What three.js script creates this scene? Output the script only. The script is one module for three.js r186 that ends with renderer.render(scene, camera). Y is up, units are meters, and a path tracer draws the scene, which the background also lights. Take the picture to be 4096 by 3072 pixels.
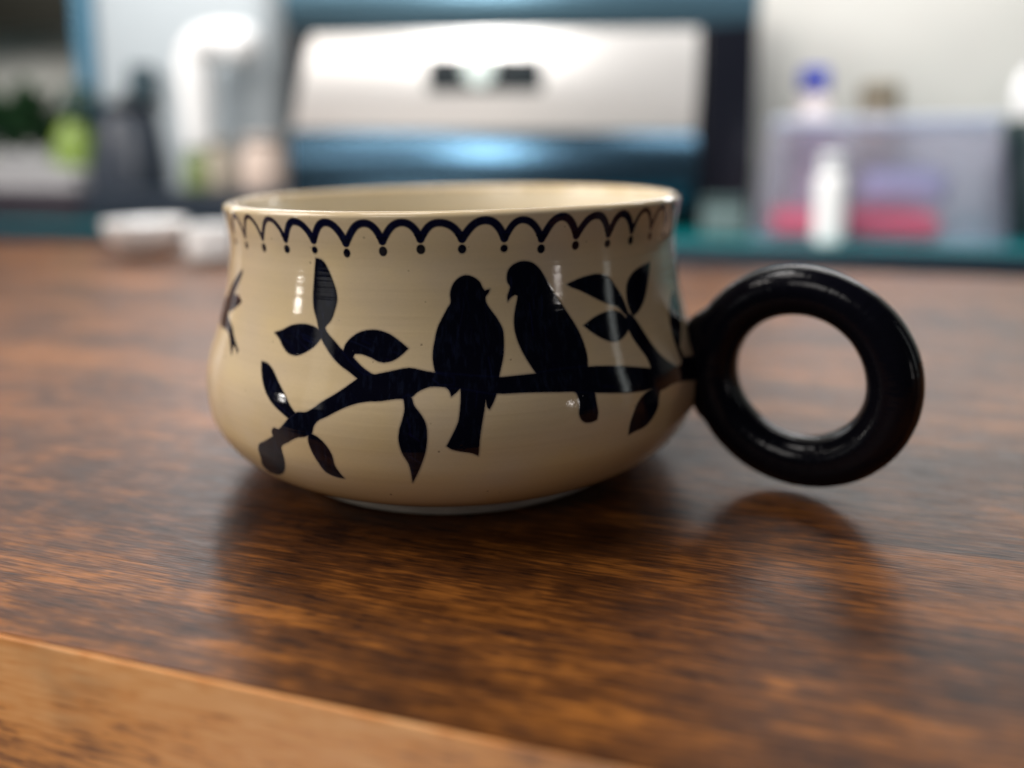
import * as THREE from 'three';
import { RoundedBoxGeometry } from 'three/addons/geometries/RoundedBoxGeometry.js';
import { mergeGeometries } from 'three/addons/utils/BufferGeometryUtils.js';
import { RectAreaLightUniformsLib } from 'three/addons/lights/RectAreaLightUniformsLib.js';

// ------------------------------------------------------------------ camera, light, exposure
// Metres; the origin is on the table top under the middle of the mug, y up, the camera looks along -z.
RectAreaLightUniformsLib.init();
const scene = new THREE.Scene();
scene.background = new THREE.Color().setRGB(0.012, 0.016, 0.024);
const camera = new THREE.PerspectiveCamera(52.8, 4 / 3, 0.01, 20);
camera.position.set(0.01275, 0.0680, 0.17694);
camera.rotation.order = 'YXZ';
camera.rotation.set(THREE.MathUtils.degToRad(-6), 0, THREE.MathUtils.degToRad(-0.25));
camera.setViewOffset(4096, 3072, 0, 608, 4096, 3072);
camera.focus = 0.127;
camera.userData.fStop = 4.7;

const renderer = new THREE.WebGLRenderer({ antialias: true });
renderer.toneMapping = THREE.LinearToneMapping;
renderer.toneMappingExposure = 0.78;
renderer.shadowMap.enabled = true;

function areaLight(name, color, power, w, h, pos, target) {
  const l = new THREE.RectAreaLight(new THREE.Color().setRGB(...color), power, w, h);
  l.name = name;
  l.position.set(...pos);
  l.lookAt(...target);
  scene.add(l);
  return l;
}
areaLight('left_window_light', [1.0, 0.93, 0.87], 14, 0.75, 0.65, [-1.1, 0.80, -0.02], [0, 0.03, 0]);
areaLight('ceiling_light', [1.0, 0.95, 0.91], 9, 0.5, 0.4, [-0.32, 1.12, -0.02], [0, 0.03, 0.02]);
areaLight('front_window_light', [1.0, 0.95, 0.91], 7.5, 0.5, 0.4, [-0.60, 0.80, 1.05], [0, 0.03, 0.0]);
areaLight('low_front_window_light', [1.0, 0.95, 0.90], 6.0, 0.5, 0.25, [-0.20, -0.50, 0.32], [-0.05, -0.02, 0.09]);
areaLight('right_window_light', [0.95, 1.0, 0.97], 3.2, 0.06, 0.95, [1.13, 0.13, 0.22], [0.02, 0.06, 0]);
areaLight('kitchen_ceiling_light', [1.0, 0.98, 0.96], 26, 0.14, 0.36, [-0.035, 0.46, -0.12], [-0.02, 0.14, -0.72]);
areaLight('kitchen_left_light', [1.0, 0.99, 0.97], 9, 0.30, 0.20, [-0.530, 0.520, -0.693], [-0.430, 0.020, -0.893]);
areaLight('kitchen_right_light', [1.0, 0.99, 0.98], 8.5, 0.40, 0.20, [0.424, 0.520, -0.461], [0.470, 0.000, -0.697]);
areaLight('back_right_window_light', [0.98, 0.97, 0.97], 9, 0.60, 0.085, [0.46, 0.335, -0.78], [0.1, 0.0, 0.2]);
areaLight('back_left_window_light', [0.98, 0.97, 0.97], 5, 0.55, 0.085, [-0.42, 0.325, -0.76], [0, 0.0, 0.2]);
areaLight('back_strip_light', [0.95, 0.98, 1.0], 12, 0.06, 0.34, [-0.335, 0.48, -0.70], [0, 0.05, 0.1]);
areaLight('left_small_lamp', [1.0, 0.95, 0.9], 70, 0.045, 0.055, [-1.05, 0.062, 0.32], [0, 0.04, 0]);
areaLight('left_doorway_light', [0.95, 0.97, 1.0], 4, 0.10, 0.62, [-0.90, 0.24, -0.68], [0, 0.04, 0]);
areaLight('left_front_window_light', [1.0, 0.98, 0.95], 1.1, 0.22, 0.36, [-1.10, 0.20, 0.69], [0, 0.04, 0]);
areaLight('right_small_lamp', [1.0, 0.93, 0.9], 40, 0.03, 0.03, [0.92, 0.085, 0.75], [0, 0.04, 0]);
areaLight('right_lower_lamp', [1.0, 0.93, 0.9], 40, 0.035, 0.03, [0.92, 0.020, 0.75], [0, 0.04, 0]);

// ------------------------------------------------------------------ helpers
function rng(seed) {
  let s = seed | 0;
  return () => { s = (s + 0x6d2b79f5) | 0; let t = Math.imul(s ^ (s >>> 15), 1 | s); t = (t + Math.imul(t ^ (t >>> 7), 61 | t)) ^ t; return ((t ^ (t >>> 14)) >>> 0) / 4294967296; };
}
const PERM = new Uint8Array(512);
{ const r = rng(11), p = [...Array(256).keys()]; for (let i = 255; i > 0; i--) { const j = Math.floor(r() * (i + 1)); [p[i], p[j]] = [p[j], p[i]]; } for (let i = 0; i < 512; i++) PERM[i] = p[i & 255]; }
function vnoise(x, y) {
  const xi = Math.floor(x), yi = Math.floor(y), fx = x - xi, fy = y - yi;
  const u = fx * fx * (3 - 2 * fx), v = fy * fy * (3 - 2 * fy);
  const a = PERM[(xi & 255) + PERM[yi & 255]], b = PERM[((xi + 1) & 255) + PERM[yi & 255]];
  const c = PERM[(xi & 255) + PERM[(yi + 1) & 255]], d = PERM[((xi + 1) & 255) + PERM[(yi + 1) & 255]];
  return (a + (b - a) * u + (c - a) * v + (a - b - c + d) * u * v) / 255;
}
function fbm(x, y, n) { let s = 0, a = 0.5, t = 0; for (let i = 0; i < n; i++) { s += a * vnoise(x, y); t += a; x = x * 2.03 + 17.3; y = y * 2.03 + 5.7; a *= 0.5; } return s / t; }
const sstep = (a, b, x) => { const t = Math.min(1, Math.max(0, (x - a) / (b - a))); return t * t * (3 - 2 * t); };
const mix = (a, b, t) => a + (b - a) * t;
function dataTexture(w, h, srgb, fn) {
  const data = new Uint8Array(w * h * 4), enc = (c) => { c = Math.min(1, Math.max(0, c)); return 255 * (srgb ? (c <= 0.0031308 ? c * 12.92 : 1.055 * Math.pow(c, 1 / 2.4) - 0.055) : c); };
  for (let j = 0; j < h; j++) for (let i = 0; i < w; i++) {
    const c = fn(i / w, j / h), o = (j * w + i) * 4;
    data[o] = enc(c[0]); data[o + 1] = enc(c[1]); data[o + 2] = enc(c[2]); data[o + 3] = 255;
  }
  const t = new THREE.DataTexture(data, w, h);
  t.magFilter = THREE.LinearFilter; t.minFilter = THREE.LinearMipmapLinearFilter; t.generateMipmaps = true;
  t.wrapS = t.wrapT = THREE.MirroredRepeatWrapping;
  if (srgb) t.colorSpace = THREE.SRGBColorSpace;
  t.needsUpdate = true;
  return t;
}
const rgb = (r, g, b) => new THREE.Color().setRGB(r, g, b);
const std = (color, roughness, metalness = 0, extra = {}) => new THREE.MeshStandardMaterial({ color: rgb(...color), roughness, metalness, ...extra });
const phys = (color, roughness, extra = {}) => new THREE.MeshPhysicalMaterial({ color: rgb(...color), roughness, ...extra });
function part(name, geometry, material, parent, pos, label) {
  const m = new THREE.Mesh(geometry, material);
  m.name = name; m.castShadow = m.receiveShadow = true;
  if (pos) m.position.set(...pos);
  if (label) m.userData.label = label;
  parent.add(m);
  return m;
}
function thing(name, label, category, pos = [0, 0, 0], turn = 0, group) {
  const g = new THREE.Group();
  g.name = name; g.position.set(...pos); g.rotation.y = turn;
  g.userData = { label, category };
  if (group) g.userData.group = group;
  scene.add(g);
  return g;
}
const rbox = (w, h, d, r = 0.004, seg = 3) => new RoundedBoxGeometry(w, h, d, seg, Math.min(r, w / 2.01, h / 2.01, d / 2.01));
const lathe = (pts, seg = 48) => new THREE.LatheGeometry(pts.map(([r, y]) => new THREE.Vector2(r, y)), seg);
const shift = (g, x, y, z) => g.translate(x, y, z);

// The table and the counter behind it run the same way, turned a little from the picture: u along them, v away from the camera.
const TURN = THREE.MathUtils.degToRad(-16), CS = Math.cos(TURN), SN = Math.sin(TURN);
const K = (u, y, v) => [u * CS - v * SN, y, -u * SN - v * CS];
const CT = -0.0244;                                                    // height of the green counter top

// ------------------------------------------------------------------ wall and counter
{
  const plaster = dataTexture(256, 256, true, (s, t) => { const n = 0.9 + 0.1 * fbm(s * 40, t * 40, 3); return [0.73 * n, 0.725 * n, 0.68 * n]; });
  const w = part('wall', new THREE.BoxGeometry(4.2, 2.6, 0.1), new THREE.MeshStandardMaterial({ map: plaster, roughness: 0.85 }), scene, K(-0.4, 0.4, 0.954 + 0.05));
  w.rotation.y = TURN;
  w.userData = { kind: 'structure', label: 'pale grey kitchen wall behind the counter' };
}
{
  const lam = dataTexture(512, 512, true, (s, t) => { const n = fbm(s * 60, t * 60, 4), k = 0.75 + 0.5 * n; return [0.003 * k, 0.25 * k, 0.27 * k]; });
  const c = thing('kitchen_counter', 'glossy teal green kitchen counter running behind the wooden table', 'counter', K(-0.35, CT, 0.6125), TURN);
  part('countertop', shift(rbox(3.4, 0.034, 0.335, 0.003, 4), 0, -0.017, -0.1775), phys([1, 1, 1], 0.22, { map: lam }), c);
  part('front_edge', shift(rbox(3.4, 0.037, 0.010, 0.004, 4), 0, -0.0187, -0.005), std([0.006, 0.022, 0.036], 0.45), c);
  part('cabinet_front', shift(rbox(3.36, 0.8, 0.3, 0.003), 0, -0.4362, -0.18), std([0.02, 0.025, 0.03], 0.5), c);
}
{
  const c = thing('wall_cabinet', 'dark wall cabinet whose underside shows at the top left corner', 'cabinet', K(-1.28, 0.287, 0.95), TURN);
  part('cabinet_body', shift(rbox(0.95, 0.5, 0.10, 0.004), 0, 0.25, 0.049), std([0.018, 0.018, 0.012], 0.5), c);
  part('bottom_rail', shift(rbox(0.95, 0.018, 0.02, 0.003), 0, -0.0085, 0.086), std([0.02, 0.02, 0.014], 0.45), c);
}

// ------------------------------------------------------------------ wooden table: boards glued side by side and a paler front edge
{
  const wood = (seed, dark, mid, light, s0, s1, cs = 1, stain = 0) => dataTexture(2048, 1280, true, (s, t) => {
    const u = s * 0.26, v = t * 0.16;                                   // metres on the board
    const wob = 0.0010 * (fbm(u * 18 + seed, v * 18, 3) - 0.5);
    const blot = fbm(u * 60 + seed, (v + wob) * 130, 3);                  // stain taken up unevenly
    const big = fbm(u * 13 + seed * 3, v * 34 + 4, 3);
    const fib = 0.5 * fbm(u * 190 + seed, (v + wob) * 2400, 2) + 0.3 * vnoise(u * 330, (v + wob) * 3500 + seed) + 0.2 * vnoise(u * 90 + 3, (v + wob) * 1500);   // fine fibres
    const mott = fbm(u * 300 + 9, v * 520 + seed, 3);                    // short cross flecks
    const pore = sstep(0.72, 0.90, vnoise(u * 380 + seed * 7, (v + wob) * 3300 + 31));
    const line = fbm(u * 9 + seed, (v + wob * 4) * 420, 3);
    let k = 0.50 + cs * (0.55 * (blot - 0.5) + 0.85 * (big - 0.5) + 1.05 * (fib - 0.5) + 0.40 * (mott - 0.5) + 0.45 * (line - 0.5));
    k = Math.min(1, Math.max(0, k - 0.17 * pore));
    const a = k < s0 ? k / s0 : 1, b = k < s0 ? 0 : (k - s0) / (s1 - s0);
    const soil = stain * sstep(0.56, 0.78, fbm(u * 34 + 71, v * 46 + 8, 4)) * mix(0.5, 1, mott);
    const wood0 = [0, 1, 2].map((i) => (k < s0 ? mix(dark[i], mid[i], a) : mix(mid[i], light[i], Math.min(1, b))));
    return wood0.map((c, i) => mix(c, [0.13, 0.085, 0.062][i], soil));
  });
  const topMap = wood(3, [0.018, 0.0065, 0.0036], [0.090, 0.0305, 0.0068], [0.26, 0.093, 0.0165], 0.5, 0.95);
  const edgeMap = wood(41, [0.25, 0.11, 0.055], [0.74, 0.315, 0.098], [0.88, 0.46, 0.19], 0.42, 0.95, 0.85, 0.75);
  const bump = dataTexture(1024, 1024, false, (s, t) => { const u = s * 0.2, v = t * 0.12; const f = 0.6 * fbm(u * 240, v * 3000, 3) + 0.25 * vnoise(u * 420, v * 3600) + 0.15 * fbm(u * 120, v * 160, 2); return [f, f, f]; });
  const rough = dataTexture(512, 512, false, (s, t) => { const f = 0.31 + 0.12 * fbm(s * 30, t * 60, 4); return [f, f, f]; });
  bump.repeat.set(2, 2.08); rough.repeat.set(2, 2);
  const woodMat = (map, tone) => new THREE.MeshPhysicalMaterial({ map, color: rgb(...tone), roughness: 1, roughnessMap: rough, bumpMap: bump, bumpScale: 0.00006, specularIntensity: 0.48 });
  const t = thing('wooden_table', 'dark stained wooden table top with a paler worn front edge', 'table', [0, 0, 0], TURN);
  const U0 = -1.3, U1 = 1.1, TH = 0.040;
  // v of the joints, tone of each board
  const joints = [-0.0870, -0.0660, -0.0265, 0.0165, 0.0560, 0.1030, 0.1520, 0.2010, 0.2520, 0.2960];
  const tones = [[1.35, 1.35, 1.3], [0.86, 0.82, 0.8], [1.0, 0.97, 0.95], [0.9, 0.9, 0.95], [1.05, 1.05, 1.05], [0.9, 0.9, 0.9], [1.1, 1.1, 1.1], [0.95, 0.95, 1.0], [1.05, 1.0, 1.0]];
  const r = rng(5);
  for (let i = 0; i < 9; i++) {
    const v0 = joints[i], v1 = joints[i + 1] - 0.00003, w = v1 - v0;
    const g = new THREE.BoxGeometry(U1 - U0, TH, w);
    const p = g.attributes.position, uv = g.attributes.uv, n = g.attributes.normal, ou = r() * 0.8, ov = r() * 0.5;
    for (let k = 0; k < p.count; k++) {
      const flat = Math.abs(n.getY(k)) > 0.5;
      uv.setXY(k, (p.getX(k) + ou) / 0.26, (flat ? -p.getZ(k) + ov : p.getY(k) + ov) / 0.16);
    }
    part('board', g, woodMat(topMap, tones[i]), t, [(U0 + U1) / 2, -TH / 2, -(v0 + v1) / 2]);
  }
  {
    // front edge: a solid lipping with a softly rounded upper arris
    const s = new THREE.Shape(), h = 0.040, d = 0.0005, q = 0.0003;
    s.moveTo(0, -h); s.lineTo(d, -h); s.lineTo(d, -q); s.quadraticCurveTo(d, 0, d - q, 0); s.lineTo(0, 0); s.lineTo(0, -h);
    const g = new THREE.ExtrudeGeometry(s, { depth: U1 - U0, bevelEnabled: false, curveSegments: 8 });
    g.rotateY(-Math.PI / 2); g.translate(0, 0, 0);                       // extruded along -x ... x now runs -depth..0, section along z
    const p = g.attributes.position, uv = g.attributes.uv;
    for (let k = 0; k < p.count; k++) uv.setXY(k, (p.getX(k) + 0.13) / 0.26, (p.getY(k) * 1.0 + p.getZ(k)) / 0.16);
    g.computeBoundingBox();
    part('front_edge', g, woodMat(edgeMap, [1, 1, 1]), t, [U1, -0.00025, 0.0870], 'paler worn front edge of the wooden table');
  }
}

// ------------------------------------------------------------------ the mug
const PH = [3, 4.5, 7, 10, 14, 18, 22, 26, 30, 35, 40, 45, 50, 54, 57.5];
const PR = [41.2, 44.3, 48.9, 51.86, 54.0, 54.68, 54.74, 54.12, 52.84, 51.34, 50.18, 49.51, 49.19, 49.72, 50.38];
function radiusAt(h) {                                                 // outer profile in mm
  let k = 0; while (k < PH.length - 2 && h > PH[k + 1]) k++;
  const sl = (i) => (i === 0 ? (PR[1] - PR[0]) / (PH[1] - PH[0]) : i === PH.length - 1 ? (PR[i] - PR[i - 1]) / (PH[i] - PH[i - 1]) : (PR[i + 1] - PR[i - 1]) / (PH[i + 1] - PH[i - 1]));
  const w = PH[k + 1] - PH[k], t = (h - PH[k]) / w;
  return (2 * t ** 3 - 3 * t * t + 1) * PR[k] + (t ** 3 - 2 * t * t + t) * w * sl(k) + (-2 * t ** 3 + 3 * t * t) * PR[k + 1] + (t ** 3 - t * t) * w * sl(k + 1);
}
// painted decoration: angle round the mug (thousandths of a radian) and height (hundredths of a millimetre)
const ART = {
  bird: [49, 4279, 48, 4437, 57, 4577, 75, 4679, 100, 4728, 125, 4697, 147, 4616, 158, 4508, 164, 4465, 182, 4482, 178, 4430, 167, 4355, 170, 4250, 184, 4134, 204, 3990, 221, 3813, 223, 3608, 218, 3374, 203, 3114, 195, 2967, 188, 2791, 177, 2666, 166, 2571, 159, 2605, 156, 2737, 150, 2575, 141, 2342, 134, 2102, 131, 1885, 129, 1812, 110, 1863, 78, 1900, 50, 1941, 35, 1998, 53, 2191, 70, 2393, 76, 2593, 79, 2818, 78, 2914, 62, 2837, 50, 2791, 43, 2887, 25, 2969, 8, 3068, -6, 3282, -9, 3448, -3, 3682, 7, 3886, 24, 4056, 39, 4193],
  bird2: [242, 4683, 248, 4787, 262, 4862, 284, 4910, 307, 4922, 334, 4889, 358, 4792, 376, 4660, 391, 4529, 413, 4341, 443, 4113, 472, 3884, 496, 3658, 510, 3437, 515, 3224, 511, 3071, 505, 2885, 520, 2633, 523, 2454, 526, 2290, 521, 2172, 497, 2150, 470, 2188, 457, 2299, 459, 2509, 451, 2687, 386, 2830, 327, 3045, 302, 3241, 281, 3452, 265, 3697, 261, 3905, 267, 4112, 276, 4285, 278, 4347, 270, 4364, 254, 4326, 243, 4263, 242, 4347, 249, 4441, 252, 4503, 243, 4595],
  branch_right: [-18, 3164, 88, 3109, 194, 3056, 256, 3061, 323, 3065, 417, 3080, 509, 3061, 590, 3010, 682, 2921, 796, 2780, 789, 2958, 762, 3171, 735, 3380, 718, 3579, 705, 3701, 742, 3804, 767, 3691, 801, 3437, 834, 3179, 871, 2951, 926, 2737, 994, 2595, 1039, 2682, 1089, 2660, 1160, 2569, 1241, 2371, 1250, 2133, 1200, 2074, 1003, 2298, 913, 2358, 831, 2351, 783, 2434, 731, 2455, 659, 2503, 587, 2568, 520, 2633, 458, 2699, 391, 2735, 286, 2785, 191, 2807, 87, 2913, -11, 2955],
  leaf_a: [464, 4471, 501, 4528, 547, 4573, 606, 4582, 651, 4503, 685, 4314, 714, 4107, 733, 3868, 740, 3712, 713, 3825, 686, 3956, 645, 4039, 606, 4118, 561, 4235, 516, 4349, 482, 4420],
  leaf_b: [760, 3742, 742, 3937, 739, 4167, 750, 4351, 780, 4487, 829, 4575, 914, 4632, 905, 4490, 879, 4228, 844, 3979, 800, 3818],
  leaf_c: [519, 3741, 560, 3834, 600, 3890, 651, 3905, 697, 3836, 724, 3686, 733, 3590, 706, 3477, 670, 3395, 629, 3398, 593, 3471, 552, 3605],
  leaf_d: [1138, 3917, 1070, 3798, 1028, 3587, 1011, 3400, 1004, 3165, 1009, 2918, 1019, 2705, 1029, 2612, 1056, 2668, 1042, 2901, 1077, 3046, 1139, 3271, 1159, 3463, 1149, 3686],
  leaf_e: [808, 2419, 740, 2396, 699, 2274, 677, 2110, 662, 1934, 658, 1741, 686, 1764, 739, 1792, 778, 1900, 807, 2061, 816, 2245, 832, 2375],
  branch_left: [56, 3083, 23, 3118, -11, 3163, -44, 3202, -85, 3233, -126, 3196, -174, 3138, -198, 3116, -220, 3161, -248, 3253, -280, 3377, -317, 3467, -349, 3593, -381, 3721, -396, 3814, -419, 3748, -401, 3608, -378, 3478, -349, 3335, -314, 3213, -281, 3125, -252, 3032, -283, 2908, -323, 2759, -365, 2621, -394, 2500, -424, 2410, -453, 2389, -473, 2320, -494, 2229, -512, 2121, -534, 2021, -555, 2021, -565, 1954, -561, 1860, -603, 1725, -640, 1605, -649, 1511, -652, 1329, -674, 1094, -667, 972, -617, 994, -570, 1103, -540, 1258, -525, 1460, -528, 1641, -528, 1701, -493, 1834, -456, 1947, -423, 1994, -398, 2069, -390, 2203, -375, 2303, -345, 2391, -303, 2518, -261, 2620, -213, 2687, -166, 2710, -120, 2750, -90, 2761, -71, 2788, -55, 2860, -29, 2925, 23, 2981, 56, 2985],
  leaf_f: [-230, 3125, -262, 3232, -291, 3340, -313, 3442, -308, 3555, -287, 3683, -258, 3777, -228, 3818, -191, 3818, -154, 3762, -117, 3647, -89, 3541, -108, 3447, -135, 3350, -162, 3312, -184, 3318, -214, 3379, -244, 3422, -270, 3421, -277, 3345, -258, 3232, -216, 3128],
  leaf_i: [-446, 4990, -418, 4956, -396, 4832, -377, 4654, -358, 4442, -353, 4299, -360, 4118, -373, 3935, -391, 3830, -397, 3767, -417, 3759, -429, 3915, -448, 4123, -454, 4340, -453, 4560, -451, 4781],
  leaf_j: [-622, 3607, -583, 3675, -545, 3770, -497, 3824, -450, 3817, -419, 3759, -403, 3642, -422, 3511, -453, 3390, -495, 3297, -534, 3309, -564, 3397, -592, 3524],
  leaf_g: [-660, 3079, -625, 3067, -593, 2984, -556, 2819, -517, 2640, -484, 2453, -463, 2364, -490, 2251, -522, 2332, -563, 2441, -599, 2589, -628, 2761, -648, 2922],
  leaf_k: [-406, 2064, -375, 2014, -346, 1885, -329, 1727, -322, 1538, -311, 1422, -298, 1306, -324, 1313, -359, 1381, -383, 1568, -402, 1746, -413, 1965],
  leaf_h: [-84, 2810, -71, 2763, -64, 2666, -40, 2503, -27, 2369, -23, 2199, -27, 1949, -39, 1728, -57, 1494, -73, 1330, -74, 1493, -81, 1686, -99, 1868, -109, 2084, -107, 2259, -98, 2431, -92, 2599, -97, 2760],
  swallow: [-907, 4586, -930, 4539, -987, 4370, -1045, 4181, -1090, 3996, -1105, 3928, -1252, 3744, -1254, 3626, -1261, 3416, -1152, 3357, -1103, 3324, -1010, 3363, -964, 3341, -933, 3267, -910, 3175, -870, 3000, -872, 3087, -878, 3180, -853, 3155, -827, 3071, -825, 3131, -853, 3205, -898, 3339, -930, 3451, -981, 3548, -1018, 3621, -1019, 3688, -968, 3771, -921, 3887, -888, 3983, -911, 4038, -937, 4059, -984, 4064, -972, 4153, -939, 4335, -913, 4484],
};
const WRAP = 1.75, CW = 2048, CH = 576, HTOP = 62.5;
const uOf = (a) => (a < -WRAP ? (a + Math.PI) / (Math.PI - WRAP) * 0.1 : a > WRAP ? 0.9 + (a - WRAP) / (Math.PI - WRAP) * 0.1 : 0.1 + (a + WRAP) / (2 * WRAP) * 0.8);
const cx = (a) => uOf(a) * CW, cy = (h) => (1 - h / HTOP) * CH;
function outline(ctx, list) {                                          // closed Catmull-Rom through the points, sharp where it turns sharply
  const n = list.length / 2, P = [];
  for (let i = 0; i < n; i++) P.push([cx(list[2 * i] / 1000), cy(list[2 * i + 1] / 100)]);
  const T = P.map((p, i) => {
    const a = P[(i + n - 1) % n], b = P[(i + 1) % n], ax = p[0] - a[0], ay = p[1] - a[1], bx = b[0] - p[0], by = b[1] - p[1];
    const la = Math.hypot(ax, ay), lb = Math.hypot(bx, by), cos = (ax * bx + ay * by) / (la * lb + 1e-9);
    if (cos < 0.55) return [0, 0, 0];
    const tx = ax / la + bx / lb, ty = ay / la + by / lb, l = Math.hypot(tx, ty);
    return [tx / l, ty / l, Math.min(la, lb)];
  });
  ctx.beginPath(); ctx.moveTo(...P[0]);
  for (let i = 0; i < n; i++) {
    const j = (i + 1) % n, d = Math.hypot(P[j][0] - P[i][0], P[j][1] - P[i][1]) / 3;
    ctx.bezierCurveTo(P[i][0] + T[i][0] * d, P[i][1] + T[i][1] * d, P[j][0] - T[j][0] * d, P[j][1] - T[j][1] * d, P[j][0], P[j][1]);
  }
  ctx.closePath();
}
function paintMug() {
  const art = document.createElement('canvas'); art.width = CW; art.height = CH;
  const g = art.getContext('2d'), r = rng(77);
  g.clearRect(0, 0, CW, CH);
  // scalloped border with a dot under every point: 46 round the rim
  const step = 2 * Math.PI / 46, dots = [];
  for (let k = 0; k < 46; k++) dots.push({ a: -0.04 + (k - 22) * step + (r() - 0.5) * 0.018, h: 51.45 + (r() - 0.5) * 0.8 - 0.9 * Math.abs(Math.sin((k - 22) * step * 0.5)) });
  g.lineCap = 'round'; g.lineJoin = 'round';
  for (let k = 0; k < 46; k++) {
    const d = dots[k], e = dots[(k + 1) % 46];
    let a0 = d.a, a1 = e.a; if (a1 < a0) a1 += 2 * Math.PI;
    const h0 = d.h + 1.75, h1 = e.h + 1.75, top = 56.45 + (r() - 0.5) * 0.5, lean = (r() - 0.5) * 0.02, am = (a0 + a1) / 2 + lean, wd = 7.5 + 2.5 * r() + (Math.abs(a0) < 0.7 ? 3.5 : 0);
    if (a1 < Math.PI) {
      for (const [w, al] of [[wd + 3, 0.22], [wd, 0.8], [wd * 0.75, 0.9]]) {
        g.strokeStyle = `rgba(12,13,40,${al})`; g.lineWidth = w;
        g.beginPath(); g.moveTo(cx(a0), cy(h0));
        g.bezierCurveTo(cx(mix(a0, am, 0.25)), cy(h0 + 1.3), cx(mix(a0, am, 0.45)), cy(top), cx(am), cy(top));
        g.bezierCurveTo(cx(mix(am, a1, 0.5)), cy(top), cx(mix(am, a1, 0.8)), cy(h1 + 1.6), cx(a1), cy(h1));
        g.stroke();
      }
      g.fillStyle = 'rgba(10,9,30,0.95)';
      g.beginPath(); g.moveTo(cx(a0) - wd * 0.85, cy(h0 + 0.75)); g.quadraticCurveTo(cx(a0), cy(h0 - 1.1), cx(a0) + wd * 0.85, cy(h0 + 0.75)); g.closePath(); g.fill();
    }
    const rr = 5.7 + r() * 1.2;
    for (const [q, al] of [[rr + 1.6, 0.3], [rr, 0.95]]) { g.fillStyle = `rgba(9,7,24,${al})`; g.beginPath(); g.ellipse(cx(d.a), cy(d.h), q, q * (0.95 + r() * 0.2), 0, 0, 7); g.fill(); }
  }
  for (const [name, list] of Object.entries(ART)) {
    outline(g, list);
    g.strokeStyle = 'rgba(24,28,70,0.13)'; g.lineWidth = 6.5; g.stroke(); g.strokeStyle = 'rgba(14,16,46,0.32)'; g.lineWidth = 3.4; g.stroke();
    g.fillStyle = 'rgba(7,7,20,0.98)'; g.fill();
    g.save(); outline(g, list); g.clip();
    const bird = name.startsWith('bird');
    for (let i = 0; i < (bird ? 26 : 12); i++) {                        // thin brush streaks where the glaze paint is leaner
      let x0 = 1e9, x1 = -1e9, y0 = 1e9, y1 = -1e9;
      for (let k = 0; k < list.length; k += 2) { const x = cx(list[k] / 1000), y = cy(list[k + 1] / 100); x0 = Math.min(x0, x); x1 = Math.max(x1, x); y0 = Math.min(y0, y); y1 = Math.max(y1, y); }
      const x = mix(x0, x1, r()), y = mix(y0, y1, r()), ang = bird ? 1.45 + (r() - 0.5) * 0.5 : Math.atan2(y1 - y0, x1 - x0) * (r() < 0.5 ? 1 : 0.4), L = 14 + 40 * r();
      g.strokeStyle = `rgba(${24 + r() * 16},${30 + r() * 18},${66 + r() * 26},${0.08 + 0.22 * r()})`; g.lineWidth = 0.8 + 2.4 * r();
      g.beginPath(); g.moveTo(x, y); g.quadraticCurveTo(x + Math.cos(ang) * L * 0.5 + 3 * (r() - 0.5), y + Math.sin(ang) * L * 0.5, x + Math.cos(ang + 0.1) * L, y + Math.sin(ang + 0.1) * L); g.stroke();
    }
    g.restore();
  }
  // red throat of the swallow
  g.fillStyle = 'rgba(70,8,16,0.85)'; g.beginPath(); g.ellipse(cx(-0.930), cy(40.3), 7, 5, 0, 0, 7); g.fill();
  const A = g.getImageData(0, 0, CW, CH).data, lin = (c) => Math.pow(c / 255, 2.2);
  const col = new Uint8Array(CW * CH * 4), bmp = new Uint8Array(CW * CH * 4);
  const enc = (c) => 255 * Math.pow(Math.min(1, Math.max(0, c)), 1 / 2.2);
  const sp = [];
  for (let i = 0; i < 150; i++) sp.push([r() * CW, r() * CH, 0.7 + r() * r() * 1.6, r()]);
  const speck = new Float32Array(CW * CH);
  for (const [x, y, q, d] of sp) for (let j = -4; j <= 4; j++) for (let i = -4; i <= 4; i++) { const xx = Math.round(x) + i, yy = Math.round(y) + j; if (xx >= 0 && yy >= 0 && xx < CW && yy < CH) speck[yy * CW + xx] = Math.max(speck[yy * CW + xx], (0.15 + 0.5 * d) * sstep(q + 0.8, q - 0.3, Math.hypot(i, j))); }
  for (let j = 0; j < CH; j++) for (let i = 0; i < CW; i++) {
    const s = i / CW, t = j / CH, o = (j * CW + i) * 4, oo = ((CH - 1 - j) * CW + i) * 4;
    const ring = fbm(s * 7, t * 95, 4) - 0.5, cloud = fbm(s * 22 + 5, t * 9, 4) - 0.5, fine = vnoise(s * 700, t * 300) - 0.5;
    const warm = sstep(0.55, 0.95, t + 0.12 * cloud);                    // the thinner glaze low on the body lets the warm clay through
    const k = 1 + 0.06 * ring + 0.13 * cloud + 0.03 * fine;
    let c = [mix(0.665, 0.590, warm) * k, mix(0.535, 0.432, warm) * k * (1 - 0.03 * cloud), mix(0.345, 0.225, warm) * k * (1 - 0.25 * cloud)];
    const al = A[o + 3] / 255;
    const a = t < 0.20 ? al * mix(0.975, 1.0, sstep(0.30, 0.60, fbm(s * 190, t * 40, 2))) : al, lean = 0.75 * sstep(0.50, 0.80, fbm(s * 420 + 3, t * 34, 4));
    if (t < 0.075) c = [0.68, 0.595, 0.44];                             // the inside is paler
    c = c.map((x, q) => mix(mix(x, [0.09, 0.06, 0.03][q], speck[j * CW + i]), lin(A[o + q]) + [0.003, 0.005, 0.013][q] * lean, Math.min(1, a * 1.04)));
    col[oo] = enc(c[0]); col[oo + 1] = enc(c[1]); col[oo + 2] = enc(c[2]); col[oo + 3] = 255;
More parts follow.
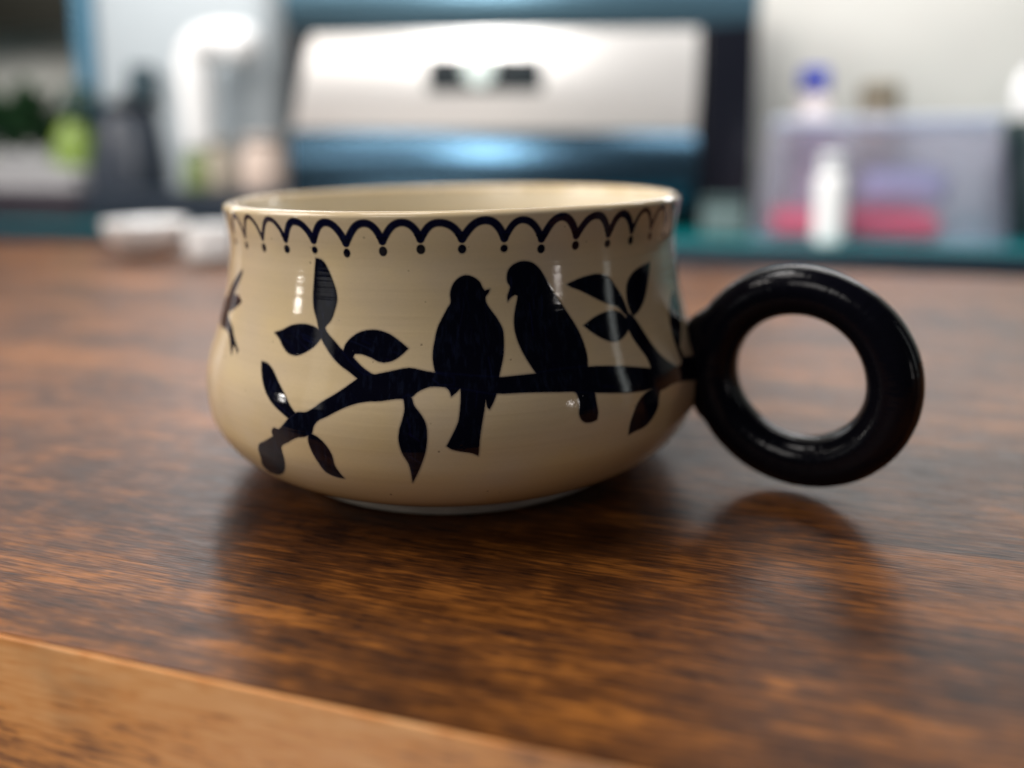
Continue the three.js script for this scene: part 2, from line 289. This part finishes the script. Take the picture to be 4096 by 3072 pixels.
    const b = 0.45 + 0.13 * ring + 0.12 * cloud + 0.08 * al + 0.03 * al * (fbm(s * 200, t * 70, 2) - 0.5) - 0.3 * speck[j * CW + i];
    bmp[oo] = bmp[oo + 1] = bmp[oo + 2] = 255 * b; bmp[oo + 3] = 255;
  }
  const mk = (d, srgb) => { const t = new THREE.DataTexture(d, CW, CH); t.magFilter = THREE.LinearFilter; t.minFilter = THREE.LinearMipmapLinearFilter; t.generateMipmaps = true; t.wrapS = t.wrapT = THREE.ClampToEdgeWrapping; if (srgb) t.colorSpace = THREE.SRGBColorSpace; t.needsUpdate = true; return t; };
  return [mk(col, true), mk(bmp, false)];
}
{
  const mug = thing('ceramic_mug', 'cream ceramic mug painted with two black birds on a branch, with a black ring handle', 'mug');
  const [map, bumpMap] = paintMug();
  const glaze = new THREE.MeshPhysicalMaterial({ map, bumpMap, bumpScale: 0.00016, roughness: 0.075, specularIntensity: 0.65 });
  const TX = 0.0133;                                                    // the hand-thrown rim is not quite level
  // outline of the wall: outside up, over the lip, down the inside
  const prof = [];
  prof.push([39.2, 2.6], [40.6, 2.65]);
  for (let i = 0; i <= 90; i++) { const h = mix(3, 57.0, i / 90); prof.push([radiusAt(h), h]); }
  for (let i = 1; i <= 12; i++) { const a = i / 12 * Math.PI; prof.push([49.0 + 1.32 * Math.cos(a), 57.0 + 1.15 * Math.sin(a)]); }
  for (let i = 1; i <= 50; i++) { const h = mix(57, 8.5, i / 50); prof.push([Math.max(10, radiusAt(h) - mix(2.65, 4.6, Math.min(1, i / 25)) - 9 * sstep(16, 8, h)), h]); }
  prof.push([34, 7.2], [20, 6.6], [0.01, 6.5]);
  const NA = 240, pos = [], uvs = [];
  const angles = []; for (let i = 0; i <= NA; i++) angles.push(-Math.PI + 2 * Math.PI * i / NA);
  angles.push(-WRAP, WRAP); angles.sort((a, b) => a - b);
  const M = angles.length, outer = 93 + 12;
  prof.forEach(([r, h], j) => angles.forEach((a) => {
    const wob = 1 + 0.0022 * Math.sin(2 * a + 0.7) * sstep(5, 40, h), x = r * wob * Math.sin(a) / 1000, z = r * wob * Math.cos(a) / 1000;
    pos.push(x, h / 1000 + Math.min(1, h / 57.5) ** 2 * TX * x, z);
    uvs.push(uOf(a), j < outer ? Math.min(h, 57.6) / HTOP : mix(0.94, 0.995, (j - outer) / (prof.length - outer)));
  }));
  const skin = (j0, j1) => {
    const idx = [];
    for (let j = j0; j < j1; j++) for (let i = 0; i < M - 1; i++) { const a = j * M + i, b = a + 1, c = a + M, d = c + 1; idx.push(a, b, c, b, d, c); }
    const g = new THREE.BufferGeometry();
    g.setAttribute('position', new THREE.Float32BufferAttribute(pos, 3)); g.setAttribute('uv', new THREE.Float32BufferAttribute(uvs, 2)); g.setIndex(idx);
    return g;
  };
  const whole = skin(0, prof.length - 1); whole.computeVertexNormals();
  { const n = whole.attributes.normal; for (let j = 0; j < prof.length; j++) { const a = j * M, b = a + M - 1; const v = new THREE.Vector3(n.getX(a) + n.getX(b), n.getY(a) + n.getY(b), n.getZ(a) + n.getZ(b)).normalize(); n.setXYZ(a, v.x, v.y, v.z); n.setXYZ(b, v.x, v.y, v.z); } }
  const g = skin(0, outer), inside = skin(outer, prof.length - 1);
  g.setAttribute('normal', whole.attributes.normal); inside.setAttribute('normal', whole.attributes.normal);
  part('mug_body', g, glaze, mug, null, 'cream glazed body with birds, leaves and a scalloped border');
  part('mug_interior', inside, new THREE.MeshPhysicalMaterial({ map, roughness: 0.3, specularIntensity: 0.8 }), mug, null, 'plain pale cream inside of the mug');
  // bare clay foot ring
  const clay = dataTexture(256, 64, true, (s, t) => { const n = 0.8 + 0.4 * fbm(s * 60, t * 12, 4); return [0.62 * n, 0.57 * n, 0.48 * n]; });
  part('foot_ring', lathe([[0.034, 0.0066], [0.0335, 0.001], [0.0345, 0.00002], [0.0380, 0.00002], [0.0391, 0.0008], [0.03955, 0.0022], [0.0392, 0.0031]], 120), new THREE.MeshStandardMaterial({ map: clay, roughness: 0.7 }), mug);
  // ring handle, pressed on to the body
  const phi = THREE.MathUtils.degToRad(58), HC = 0.0234, Rm = 0.0172, A0 = 0.0049, B0 = 0.0052;   // the ring is set a little askew, towards the camera
  const mid = new THREE.Vector3(0.0696, HC, 0.0272);
  const e = new THREE.Vector3(Math.sin(phi), 0, Math.cos(phi)), nrm = new THREE.Vector3(Math.cos(phi), 0, -Math.sin(phi)), up = new THREE.Vector3(0, 1, 0);
  const NT = 160, NB = 36, hp = [], hu = [], hi = [];
  for (let i = 0; i <= NT; i++) for (let j = 0; j <= NB; j++) {
    const t = i / NT * 2 * Math.PI, b = j / NB * 2 * Math.PI, off = Math.abs(t - Math.PI);
    const wave = 1 + 0.012 * Math.sin(3 * t + 1) + 0.008 * Math.sin(5 * t);
    const near = sstep(0.7, 0.15, off), cb = Math.cos(b), sb = Math.sin(b);
    const cbs = Math.sign(cb) * Math.pow(Math.abs(cb), 0.88), sbs = Math.sign(sb) * Math.pow(Math.abs(sb), 0.88);
    let rad = Rm + A0 * wave * cbs;
    if (cb > 0 && off < 0.62) {                                          // the clay spreads on to the wall where the ring is pressed against it
      const R = Rm + A0; let d = R; const at = (q) => { const p = mid.clone().addScaledVector(e, q * Math.cos(t)).addScaledVector(up, q * Math.sin(t)); return Math.hypot(p.x, p.z) - radiusAt(Math.max(3, Math.min(57, p.y * 1000))) / 1000 + 0.0012; };
      while (at(d) > 0 && d < R + 0.008) d += 0.0002;
      rad += (d - R) * cb * sstep(0.6, 0.12, off);
    }
    const q = mid.clone().addScaledVector(e, rad * Math.cos(t)).addScaledVector(up, rad * Math.sin(t)).addScaledVector(nrm, B0 * wave * (1 + 0.10 * near) * sbs);
    hp.push(q.x, q.y, q.z); hu.push(i / NT * 4, j / NB);
  }
  for (let i = 0; i < NT; i++) for (let j = 0; j < NB; j++) { const a = i * (NB + 1) + j, b = a + NB + 1; hi.push(a, a + 1, b, a + 1, b + 1, b); }
  const hg = new THREE.BufferGeometry();
  hg.setAttribute('position', new THREE.Float32BufferAttribute(hp, 3)); hg.setAttribute('uv', new THREE.Float32BufferAttribute(hu, 2)); hg.setIndex(hi); hg.computeVertexNormals();
  { const n = hg.attributes.normal, W = NB + 1; for (let i = 0; i <= NT; i++) { n.setXYZ(i * W + NB, n.getX(i * W), n.getY(i * W), n.getZ(i * W)); } for (let j = 0; j <= NB; j++) n.setXYZ(NT * W + j, n.getX(j), n.getY(j), n.getZ(j)); }
  const hb = dataTexture(512, 128, false, (s, t) => { const f = fbm(s * 30, t * 8, 3); return [f, f, f]; });
  part('handle', hg, new THREE.MeshPhysicalMaterial({ color: rgb(0.003, 0.003, 0.0055), roughness: 0.17, specularIntensity: 0.38, bumpMap: hb, bumpScale: 0.00007 }), mug, null, 'black glossy ring handle');
}

// ------------------------------------------------------------------ blurred things on the counter
{ // countertop oven, facing the camera
  const o = thing('countertop_oven', 'boxy black and pale steel countertop oven with a dark display slot', 'oven', [0.0245, CT, -0.70]);
  const blue = std([0.055, 0.115, 0.17], 0.26, 0.9), black = std([0.004, 0.005, 0.009], 0.35), steel = std([0.90, 0.88, 0.85], 0.32, 0.55);
  part('oven_body', shift(rbox(0.525, 0.272, 0.195, 0.006), 0, 0.158, -0.1), black, o);
  for (const x of [-0.23, 0.23]) for (const z of [-0.03, -0.17]) part('foot', shift(new THREE.CylinderGeometry(0.012, 0.014, 0.0225, 20), x, 0.0114, z), black, o);
  // bowed front pieces: skins that bulge towards the room, four corners each
  const bow = (name, c, b, v, mat) => {                                  // c: bottom left, bottom right, top right, top left
    const q = new THREE.BoxGeometry(1, 1, 0.010, 40, 24, 1), p = q.attributes.position;
    for (let k = 0; k < p.count; k++) {
      const s = p.getX(k) + 0.5, t = p.getY(k) + 0.5, sx = 2 * s - 1, ty = 2 * t - 1;
      const x = mix(mix(c[0][0], c[1][0], s), mix(c[3][0], c[2][0], s), t), y = mix(mix(c[0][1], c[1][1], s), mix(c[3][1], c[2][1], s), t);
      p.setXYZ(k, x, y, p.getZ(k) + 0.004 + b * (1 - sx * sx) + v * (1 - ty * ty));
    }
    q.computeVertexNormals();
    return part(name, q, mat, o);
  };
  bow('upper_band', [[-0.2600, 0.2270], [0.2590, 0.2270], [0.2590, 0.2900], [-0.2600, 0.2900]], 0.004, 0.008, std([0.09, 0.18, 0.24], 0.32, 0.6));
  bow('lower_door', [[-0.2560, 0.0290], [0.1930, 0.0290], [0.1930, 0.1100], [-0.2560, 0.1140]], 0.004, 0.013, blue);
  bow('steel_panel', [[-0.2560, 0.1170], [0.1923, 0.1125], [0.1951, 0.2250], [-0.2312, 0.2190]], 0.004, 0.005, steel);
  const d = part('display', rbox(0.126, 0.037, 0.006, 0.002), phys([0.003, 0.010, 0.014], 0.25), o, [-0.041, 0.1755, 0.0175], 'dark display slot in the steel panel');
  part('dial', new THREE.CylinderGeometry(0.0155, 0.0175, 0.008, 40).rotateX(Math.PI / 2), std([0.80, 0.92, 0.88], 0.35, 0.1), d, [-0.006, 0.004, 0.0065]);
  part('control_column', rbox(0.060, 0.224, 0.012, 0.003), std([0.004, 0.005, 0.010], 0.3), o, [0.2295, 0.1225, 0.005]);
}
const WHITE = phys([0.92, 0.93, 0.93], 0.22), DARK = std([0.012, 0.016, 0.022], 0.5);
{ // pale housing on the left
  const g = thing('water_boiler', 'tall pale grey appliance housing behind the bright white pump', 'appliance', K(-0.682, CT, 0.835), TURN);
  part('housing', shift(rbox(0.30, 0.44, 0.17, 0.03, 5), 0, 0.22, 0), phys([0.40, 0.45, 0.48], 0.4), g);
  part('side_trim', shift(rbox(0.026, 0.36, 0.16, 0.008, 4), -0.164, 0.26, 0.004), std([0.07, 0.20, 0.30], 0.4), g);
  part('spout', shift(new THREE.CylinderGeometry(0.016, 0.020, 0.045, 28), -0.045, 0.188, 0.1), std([0.008, 0.035, 0.05], 0.4), g, null, 'dark spout on the pale housing');
}
{ // low dark tray under the jars
  const g = thing('dark_tray', 'low dark navy tray carrying the pump bottle and the pale jars', 'tray', K(-0.585, CT, 0.705), TURN);
  part('tray_base', shift(rbox(0.36, 0.036, 0.105, 0.006), 0, 0.018, 0), std([0.010, 0.017, 0.030], 0.4), g);
  part('tray_rim', shift(rbox(0.364, 0.006, 0.109, 0.003), 0, 0.0392, 0), std([0.012, 0.022, 0.04], 0.35), g);
}
const TRAY = CT + 0.0424;
{ // bright white pump with a bent head
  const g = thing('pump_bottle', 'bright white bent pump head on a slim bottle with an olive base', 'bottle', K(-0.612, TRAY, 0.700), TURN);
  part('bottle_body', lathe([[0.001, 0], [0.020, 0], [0.0215, 0.004], [0.021, 0.03], [0.018, 0.045], [0.013, 0.052], [0.001, 0.052]]), phys([0.17, 0.22, 0.08], 0.3), g, null, 'olive green lower bottle');
  part('neck', lathe([[0.001, 0.0525], [0.016, 0.0525], [0.0185, 0.062], [0.0205, 0.10], [0.0235, 0.150], [0.024, 0.166], [0.020, 0.176], [0.001, 0.178]]), WHITE, g);
  const c = new THREE.CatmullRomCurve3([[0, 0.168, 0], [0.012, 0.184, 0.002], [0.040, 0.190, 0.004], [0.076, 0.186, 0.006]].map((p) => new THREE.Vector3(...p)));
  const head = mergeGeometries([new THREE.TubeGeometry(c, 24, 0.0235, 20), new THREE.SphereGeometry(0.0262, 24, 16).translate(0.074, 0.184, 0.006)].map((q) => q.toNonIndexed()));
  part('pump_head', head, WHITE, g);
}
function jar(name, label, u, v, y, r, h, color, lid) {
  const g = thing(name, label, 'jar', K(u, y, v), TURN, 'pale jars on the dark tray');
  part('jar_body', lathe([[0.001, 0], [r * 0.86, 0], [r, h * 0.08], [r, h * 0.62], [r * 0.8, h * 0.78], [r * 0.8, h * 0.84], [0.001, h * 0.84]]), phys(color, 0.3), g);
  part('lid', lathe([[0.001, h * 0.842], [r * 0.86, h * 0.842], [r * 0.88, h * 0.97], [r * 0.8, h], [0.001, h]]), std(lid, 0.4), g);
}
jar('spice_jar', 'narrow pale beige jar beside the white pump on the dark tray', -0.585 + 0.0, 0.708, TRAY, 0.019, 0.066, [0.42, 0.37, 0.30], [0.32, 0.30, 0.26]);
jar('spice_jar_001', 'wider pinkish beige jar at the right end of the dark tray', -0.515, 0.700, TRAY, 0.030, 0.070, [0.66, 0.53, 0.45], [0.55, 0.46, 0.40]);
{ // dark kettle left of the tray
  const g = thing('dark_kettle', 'dark blue grey kettle between the lime green bottle and the white pump', 'kettle', K(-0.755, CT, 0.735), TURN);
  part('kettle_body', lathe([[0.001, 0], [0.056, 0], [0.058, 0.01], [0.052, 0.08], [0.042, 0.13], [0.036, 0.146], [0.001, 0.150]]), phys([0.022, 0.030, 0.045], 0.3), g);
  part('lid', lathe([[0.001, 0.1505], [0.034, 0.150], [0.028, 0.160], [0.009, 0.164], [0.010, 0.174], [0.001, 0.177]]), phys([0.02, 0.02, 0.022], 0.35), g);
  part('handle', new THREE.TorusGeometry(0.032, 0.007, 12, 32, Math.PI).rotateZ(Math.PI / 2), DARK, g, [-0.045, 0.098, 0]);
}
{ // lime green bottle with dark cap
  const g = thing('dish_soap_bottle', 'lime green soap bottle with a dark green cap at the left', 'bottle', K(-0.835, CT, 0.722), TURN);
  part('bottle_body', lathe([[0.001, 0], [0.027, 0], [0.029, 0.006], [0.029, 0.085], [0.027, 0.11], [0.018, 0.132], [0.012, 0.140], [0.001, 0.140]]), phys([0.20, 0.30, 0.05], 0.3), g);
  part('cap', lathe([[0.001, 0.1405], [0.020, 0.1405], [0.021, 0.147], [0.019, 0.180], [0.012, 0.186], [0.001, 0.187]]), std([0.006, 0.035, 0.026], 0.4), g, [0.010, 0, 0]);
}
{ // leafy plant at the left border
  const g = thing('potted_plant', 'dark green leafy plant cut off by the left border', 'plant', K(-1.02, CT, 0.80), TURN);
  part('pot', lathe([[0.001, 0], [0.045, 0], [0.055, 0.055], [0.058, 0.06], [0.052, 0.06], [0.048, 0.05], [0.001, 0.05]]), std([0.03, 0.035, 0.03], 0.6), g);
  const r = rng(9), leaves = [];
  const leaf = new THREE.SphereGeometry(1, 10, 8).scale(0.016, 0.0018, 0.034).translate(0, 0, 0.03);
  for (let i = 0; i < 90; i++) {
    const a = r() * 6.283, el = (r() - 0.25) * 1.5, q = leaf.clone();
    q.rotateX(-el); q.rotateY(a); const d = 0.07 * Math.cbrt(r());
    q.translate(Math.sin(a) * d * Math.cos(el), 0.105 + 0.052 * (r() - 0.4) + d * 0.4 * Math.sin(el), Math.cos(a) * d * Math.cos(el)); leaves.push(q);
  }
  const f = part('foliage', mergeGeometries(leaves), std([0.022, 0.075, 0.026], 0.55), g); f.userData.kind = 'stuff';
  part('stem', new THREE.CylinderGeometry(0.005, 0.007, 0.08, 10), std([0.03, 0.045, 0.02], 0.8), g, [0, 0.08, 0]);
}
{ // dark low box and folded cloth on it
  const g = thing('dark_box', 'low dark purple box under the grey folded cloth', 'box', K(-0.885, CT, 0.700), TURN);
  part('box_body', shift(rbox(0.24, 0.036, 0.10, 0.004), 0, 0.018, 0), std([0.022, 0.014, 0.022], 0.5), g);
  part('box_lid', shift(rbox(0.244, 0.007, 0.104, 0.003), 0, 0.0399, 0), std([0.05, 0.036, 0.05], 0.5), g);
  const c = thing('folded_cloth', 'pale grey folded cloth sloping on the dark box', 'cloth', K(-0.855, CT + 0.0440, 0.700), TURN);
  const wedge = (w, h0, h1, d, y) => { const q = new THREE.BoxGeometry(w, 1, d, 24, 3, 8), p = q.attributes.position; for (let k = 0; k < p.count; k++) { const s = p.getX(k) / w + 0.5, top = mix(h0, h1, s) + 0.0012 * Math.sin(s * 19) ; p.setY(k, y + (p.getY(k) + 0.5) * top); } q.computeVertexNormals(); return q; };
  part('lower_fold', wedge(0.150, 0.026, 0.010, 0.075, 0), std([0.42, 0.42, 0.43], 0.95), c);
  part('upper_fold', wedge(0.138, 0.022, 0.008, 0.068, 0.0).translate(0, 0, 0).applyMatrix4(new THREE.Matrix4().makeRotationZ(-0.105)).translate(0.002, 0.0205, 0.001), std([0.36, 0.36, 0.37], 0.95), c);
}
{ // clear tub with magenta base on the right
  const g = thing('plastic_tub', 'translucent lavender plastic tub with a magenta base on the teal counter', 'tub', K(0.200, CT, 0.735), TURN);
  part('tub_base', shift(rbox(0.160, 0.026, 0.110, 0.010, 4), -0.020, 0.0145, 0.0), phys([0.75, 0.012, 0.09], 0.35), g, null, 'magenta base of the tub');
  const s = new THREE.Shape(); s.moveTo(-0.112, 0); s.lineTo(0.112, 0); s.lineTo(0.104, 0.094); s.quadraticCurveTo(0.103, 0.102, 0.094, 0.102); s.lineTo(-0.088, 0.102); s.quadraticCurveTo(-0.098, 0.102, -0.100, 0.094); s.closePath();
  part('tub_wall', new THREE.ExtrudeGeometry(s, { depth: 0.11, bevelEnabled: true, bevelSize: 0.006, bevelThickness: 0.006, bevelSegments: 4 }).translate(0, 0.0062, -0.058), phys([0.88, 0.88, 0.98], 0.38, { transmission: 0.9, thickness: 0 }), g);
  part('tub_lid', shift(rbox(0.212, 0.010, 0.126, 0.004), 0.003, 0.1195, -0.003), phys([0.66, 0.72, 0.84], 0.5, { transmission: 0.5, thickness: 0 }), g);
  part('packet', shift(rbox(0.085, 0.040, 0.045, 0.016, 5), 0.035, 0.052, -0.01), std([0.40, 0.43, 0.62], 0.6), g, null, 'blue packet inside the tub');
}
function bottle(name, label, u, v, y, prof, mat, capProf, capMat, tilt = 0) {
  const g = thing(name, label, 'bottle', K(u, y, v), TURN);
  part('bottle_body', lathe(prof), mat, g); part('cap', lathe(capProf), capMat, g);
  g.rotation.z = tilt;
}
bottle('water_bottle', 'pinkish clear bottle with a bright blue cap standing behind the plastic tub', 0.150, 0.830, CT, [[0.001, 0], [0.026, 0], [0.028, 0.006], [0.028, 0.10], [0.024, 0.13], [0.014, 0.155], [0.0135, 0.162], [0.001, 0.162]], phys([0.74, 0.66, 0.66], 0.3), [[0.001, 0.1625], [0.017, 0.1625], [0.0172, 0.184], [0.0155, 0.187], [0.001, 0.187]], phys([0.012, 0.045, 0.50], 0.35));
bottle('lotion_bottle', 'slim bright white bottle in front of the plastic tub', 0.153, 0.652, CT, [[0.001, 0], [0.0135, 0], [0.0148, 0.004], [0.0148, 0.062], [0.012, 0.070], [0.001, 0.071]], WHITE, [[0.001, 0.0712], [0.011, 0.0712], [0.0112, 0.086], [0.0095, 0.0885], [0.001, 0.0885]], phys([0.80, 0.83, 0.85], 0.3));
{
  const g = thing('brown_jar', 'small brown jar top showing above the back of the plastic tub', 'jar', K(0.228, CT, 0.865), TURN);
  part('jar_body', lathe([[0.001, 0], [0.022, 0], [0.024, 0.01], [0.024, 0.14], [0.020, 0.148], [0.001, 0.148]]), phys([0.30, 0.26, 0.20], 0.3), g);
  part('lid', lathe([[0.001, 0.1485], [0.0225, 0.1485], [0.0225, 0.168], [0.020, 0.171], [0.001, 0.171]]), std([0.26, 0.22, 0.15], 0.5), g);
}
{
  const g = thing('dark_jug', 'dark green jug at the right border with a pale spoon in it', 'jug', K(0.372, CT, 0.752), TURN);
  part('jug_body', lathe([[0.001, 0], [0.046, 0], [0.050, 0.008], [0.052, 0.06], [0.044, 0.10], [0.042, 0.122], [0.039, 0.122], [0.041, 0.10], [0.047, 0.06], [0.044, 0.012], [0.001, 0.010]]), phys([0.010, 0.028, 0.026], 0.35), g);
  part('handle', new THREE.TorusGeometry(0.026, 0.006, 12, 32, Math.PI).rotateZ(-Math.PI / 2), phys([0.010, 0.028, 0.026], 0.35), g, [0.046, 0.065, 0]);
  const s = thing('serving_spoon', 'pale blue white serving spoon leaning in the dark jug', 'spoon', K(0.347, CT + 0.0115, 0.752), TURN);
  part('spoon_bowl', new THREE.SphereGeometry(1, 24, 18).scale(0.0145, 0.030, 0.006).translate(0, 0.132, 0.012), WHITE, s);
  part('spoon_handle', new THREE.CylinderGeometry(0.0035, 0.0030, 0.106, 12).translate(0, 0.0535, 0.004), WHITE, s);
}
{
  const g = thing('grey_sponge', 'small grey green sponge right of the oven foot', 'sponge', K(0.052, CT, 0.690), TURN);
  part('sponge_body', shift(rbox(0.046, 0.034, 0.03, 0.007, 4), 0, 0.017, 0), std([0.14, 0.19, 0.19], 0.9), g);
  part('scouring_pad', shift(rbox(0.046, 0.007, 0.03, 0.003, 2), 0, 0.0377, 0), std([0.06, 0.10, 0.10], 0.95), g);
}
{ // white dishes at the far edge of the table
  const bowl = (r, h) => lathe([[0.001, 0.0002], [r * 0.5, 0.0002], [r * 0.55, h * 0.08], [r * 0.9, h * 0.55], [r, h], [r * 0.96, h], [r * 0.86, h * 0.58], [r * 0.5, h * 0.16], [0.001, h * 0.14]], 56);
  const a = thing('white_bowl', 'small white bowl at the far edge of the table, left of the mug', 'bowl', K(-0.320, 0, 0.265), TURN);
  part('bowl_body', bowl(0.027, 0.022), WHITE, a);
  const b = thing('white_cup', 'white cup at the far edge of the table, half hidden by the mug', 'cup', K(-0.2545, 0, 0.245), TURN);
  part('cup_body', lathe([[0.001, 0.0002], [0.011, 0.0002], [0.0135, 0.004], [0.0150, 0.022], [0.0140, 0.0225], [0.0125, 0.005], [0.001, 0.003]], 48), WHITE, b);
}

scene.traverse((o) => { if (o.isMesh) { o.castShadow = true; o.receiveShadow = true; } });
renderer.render(scene, camera);
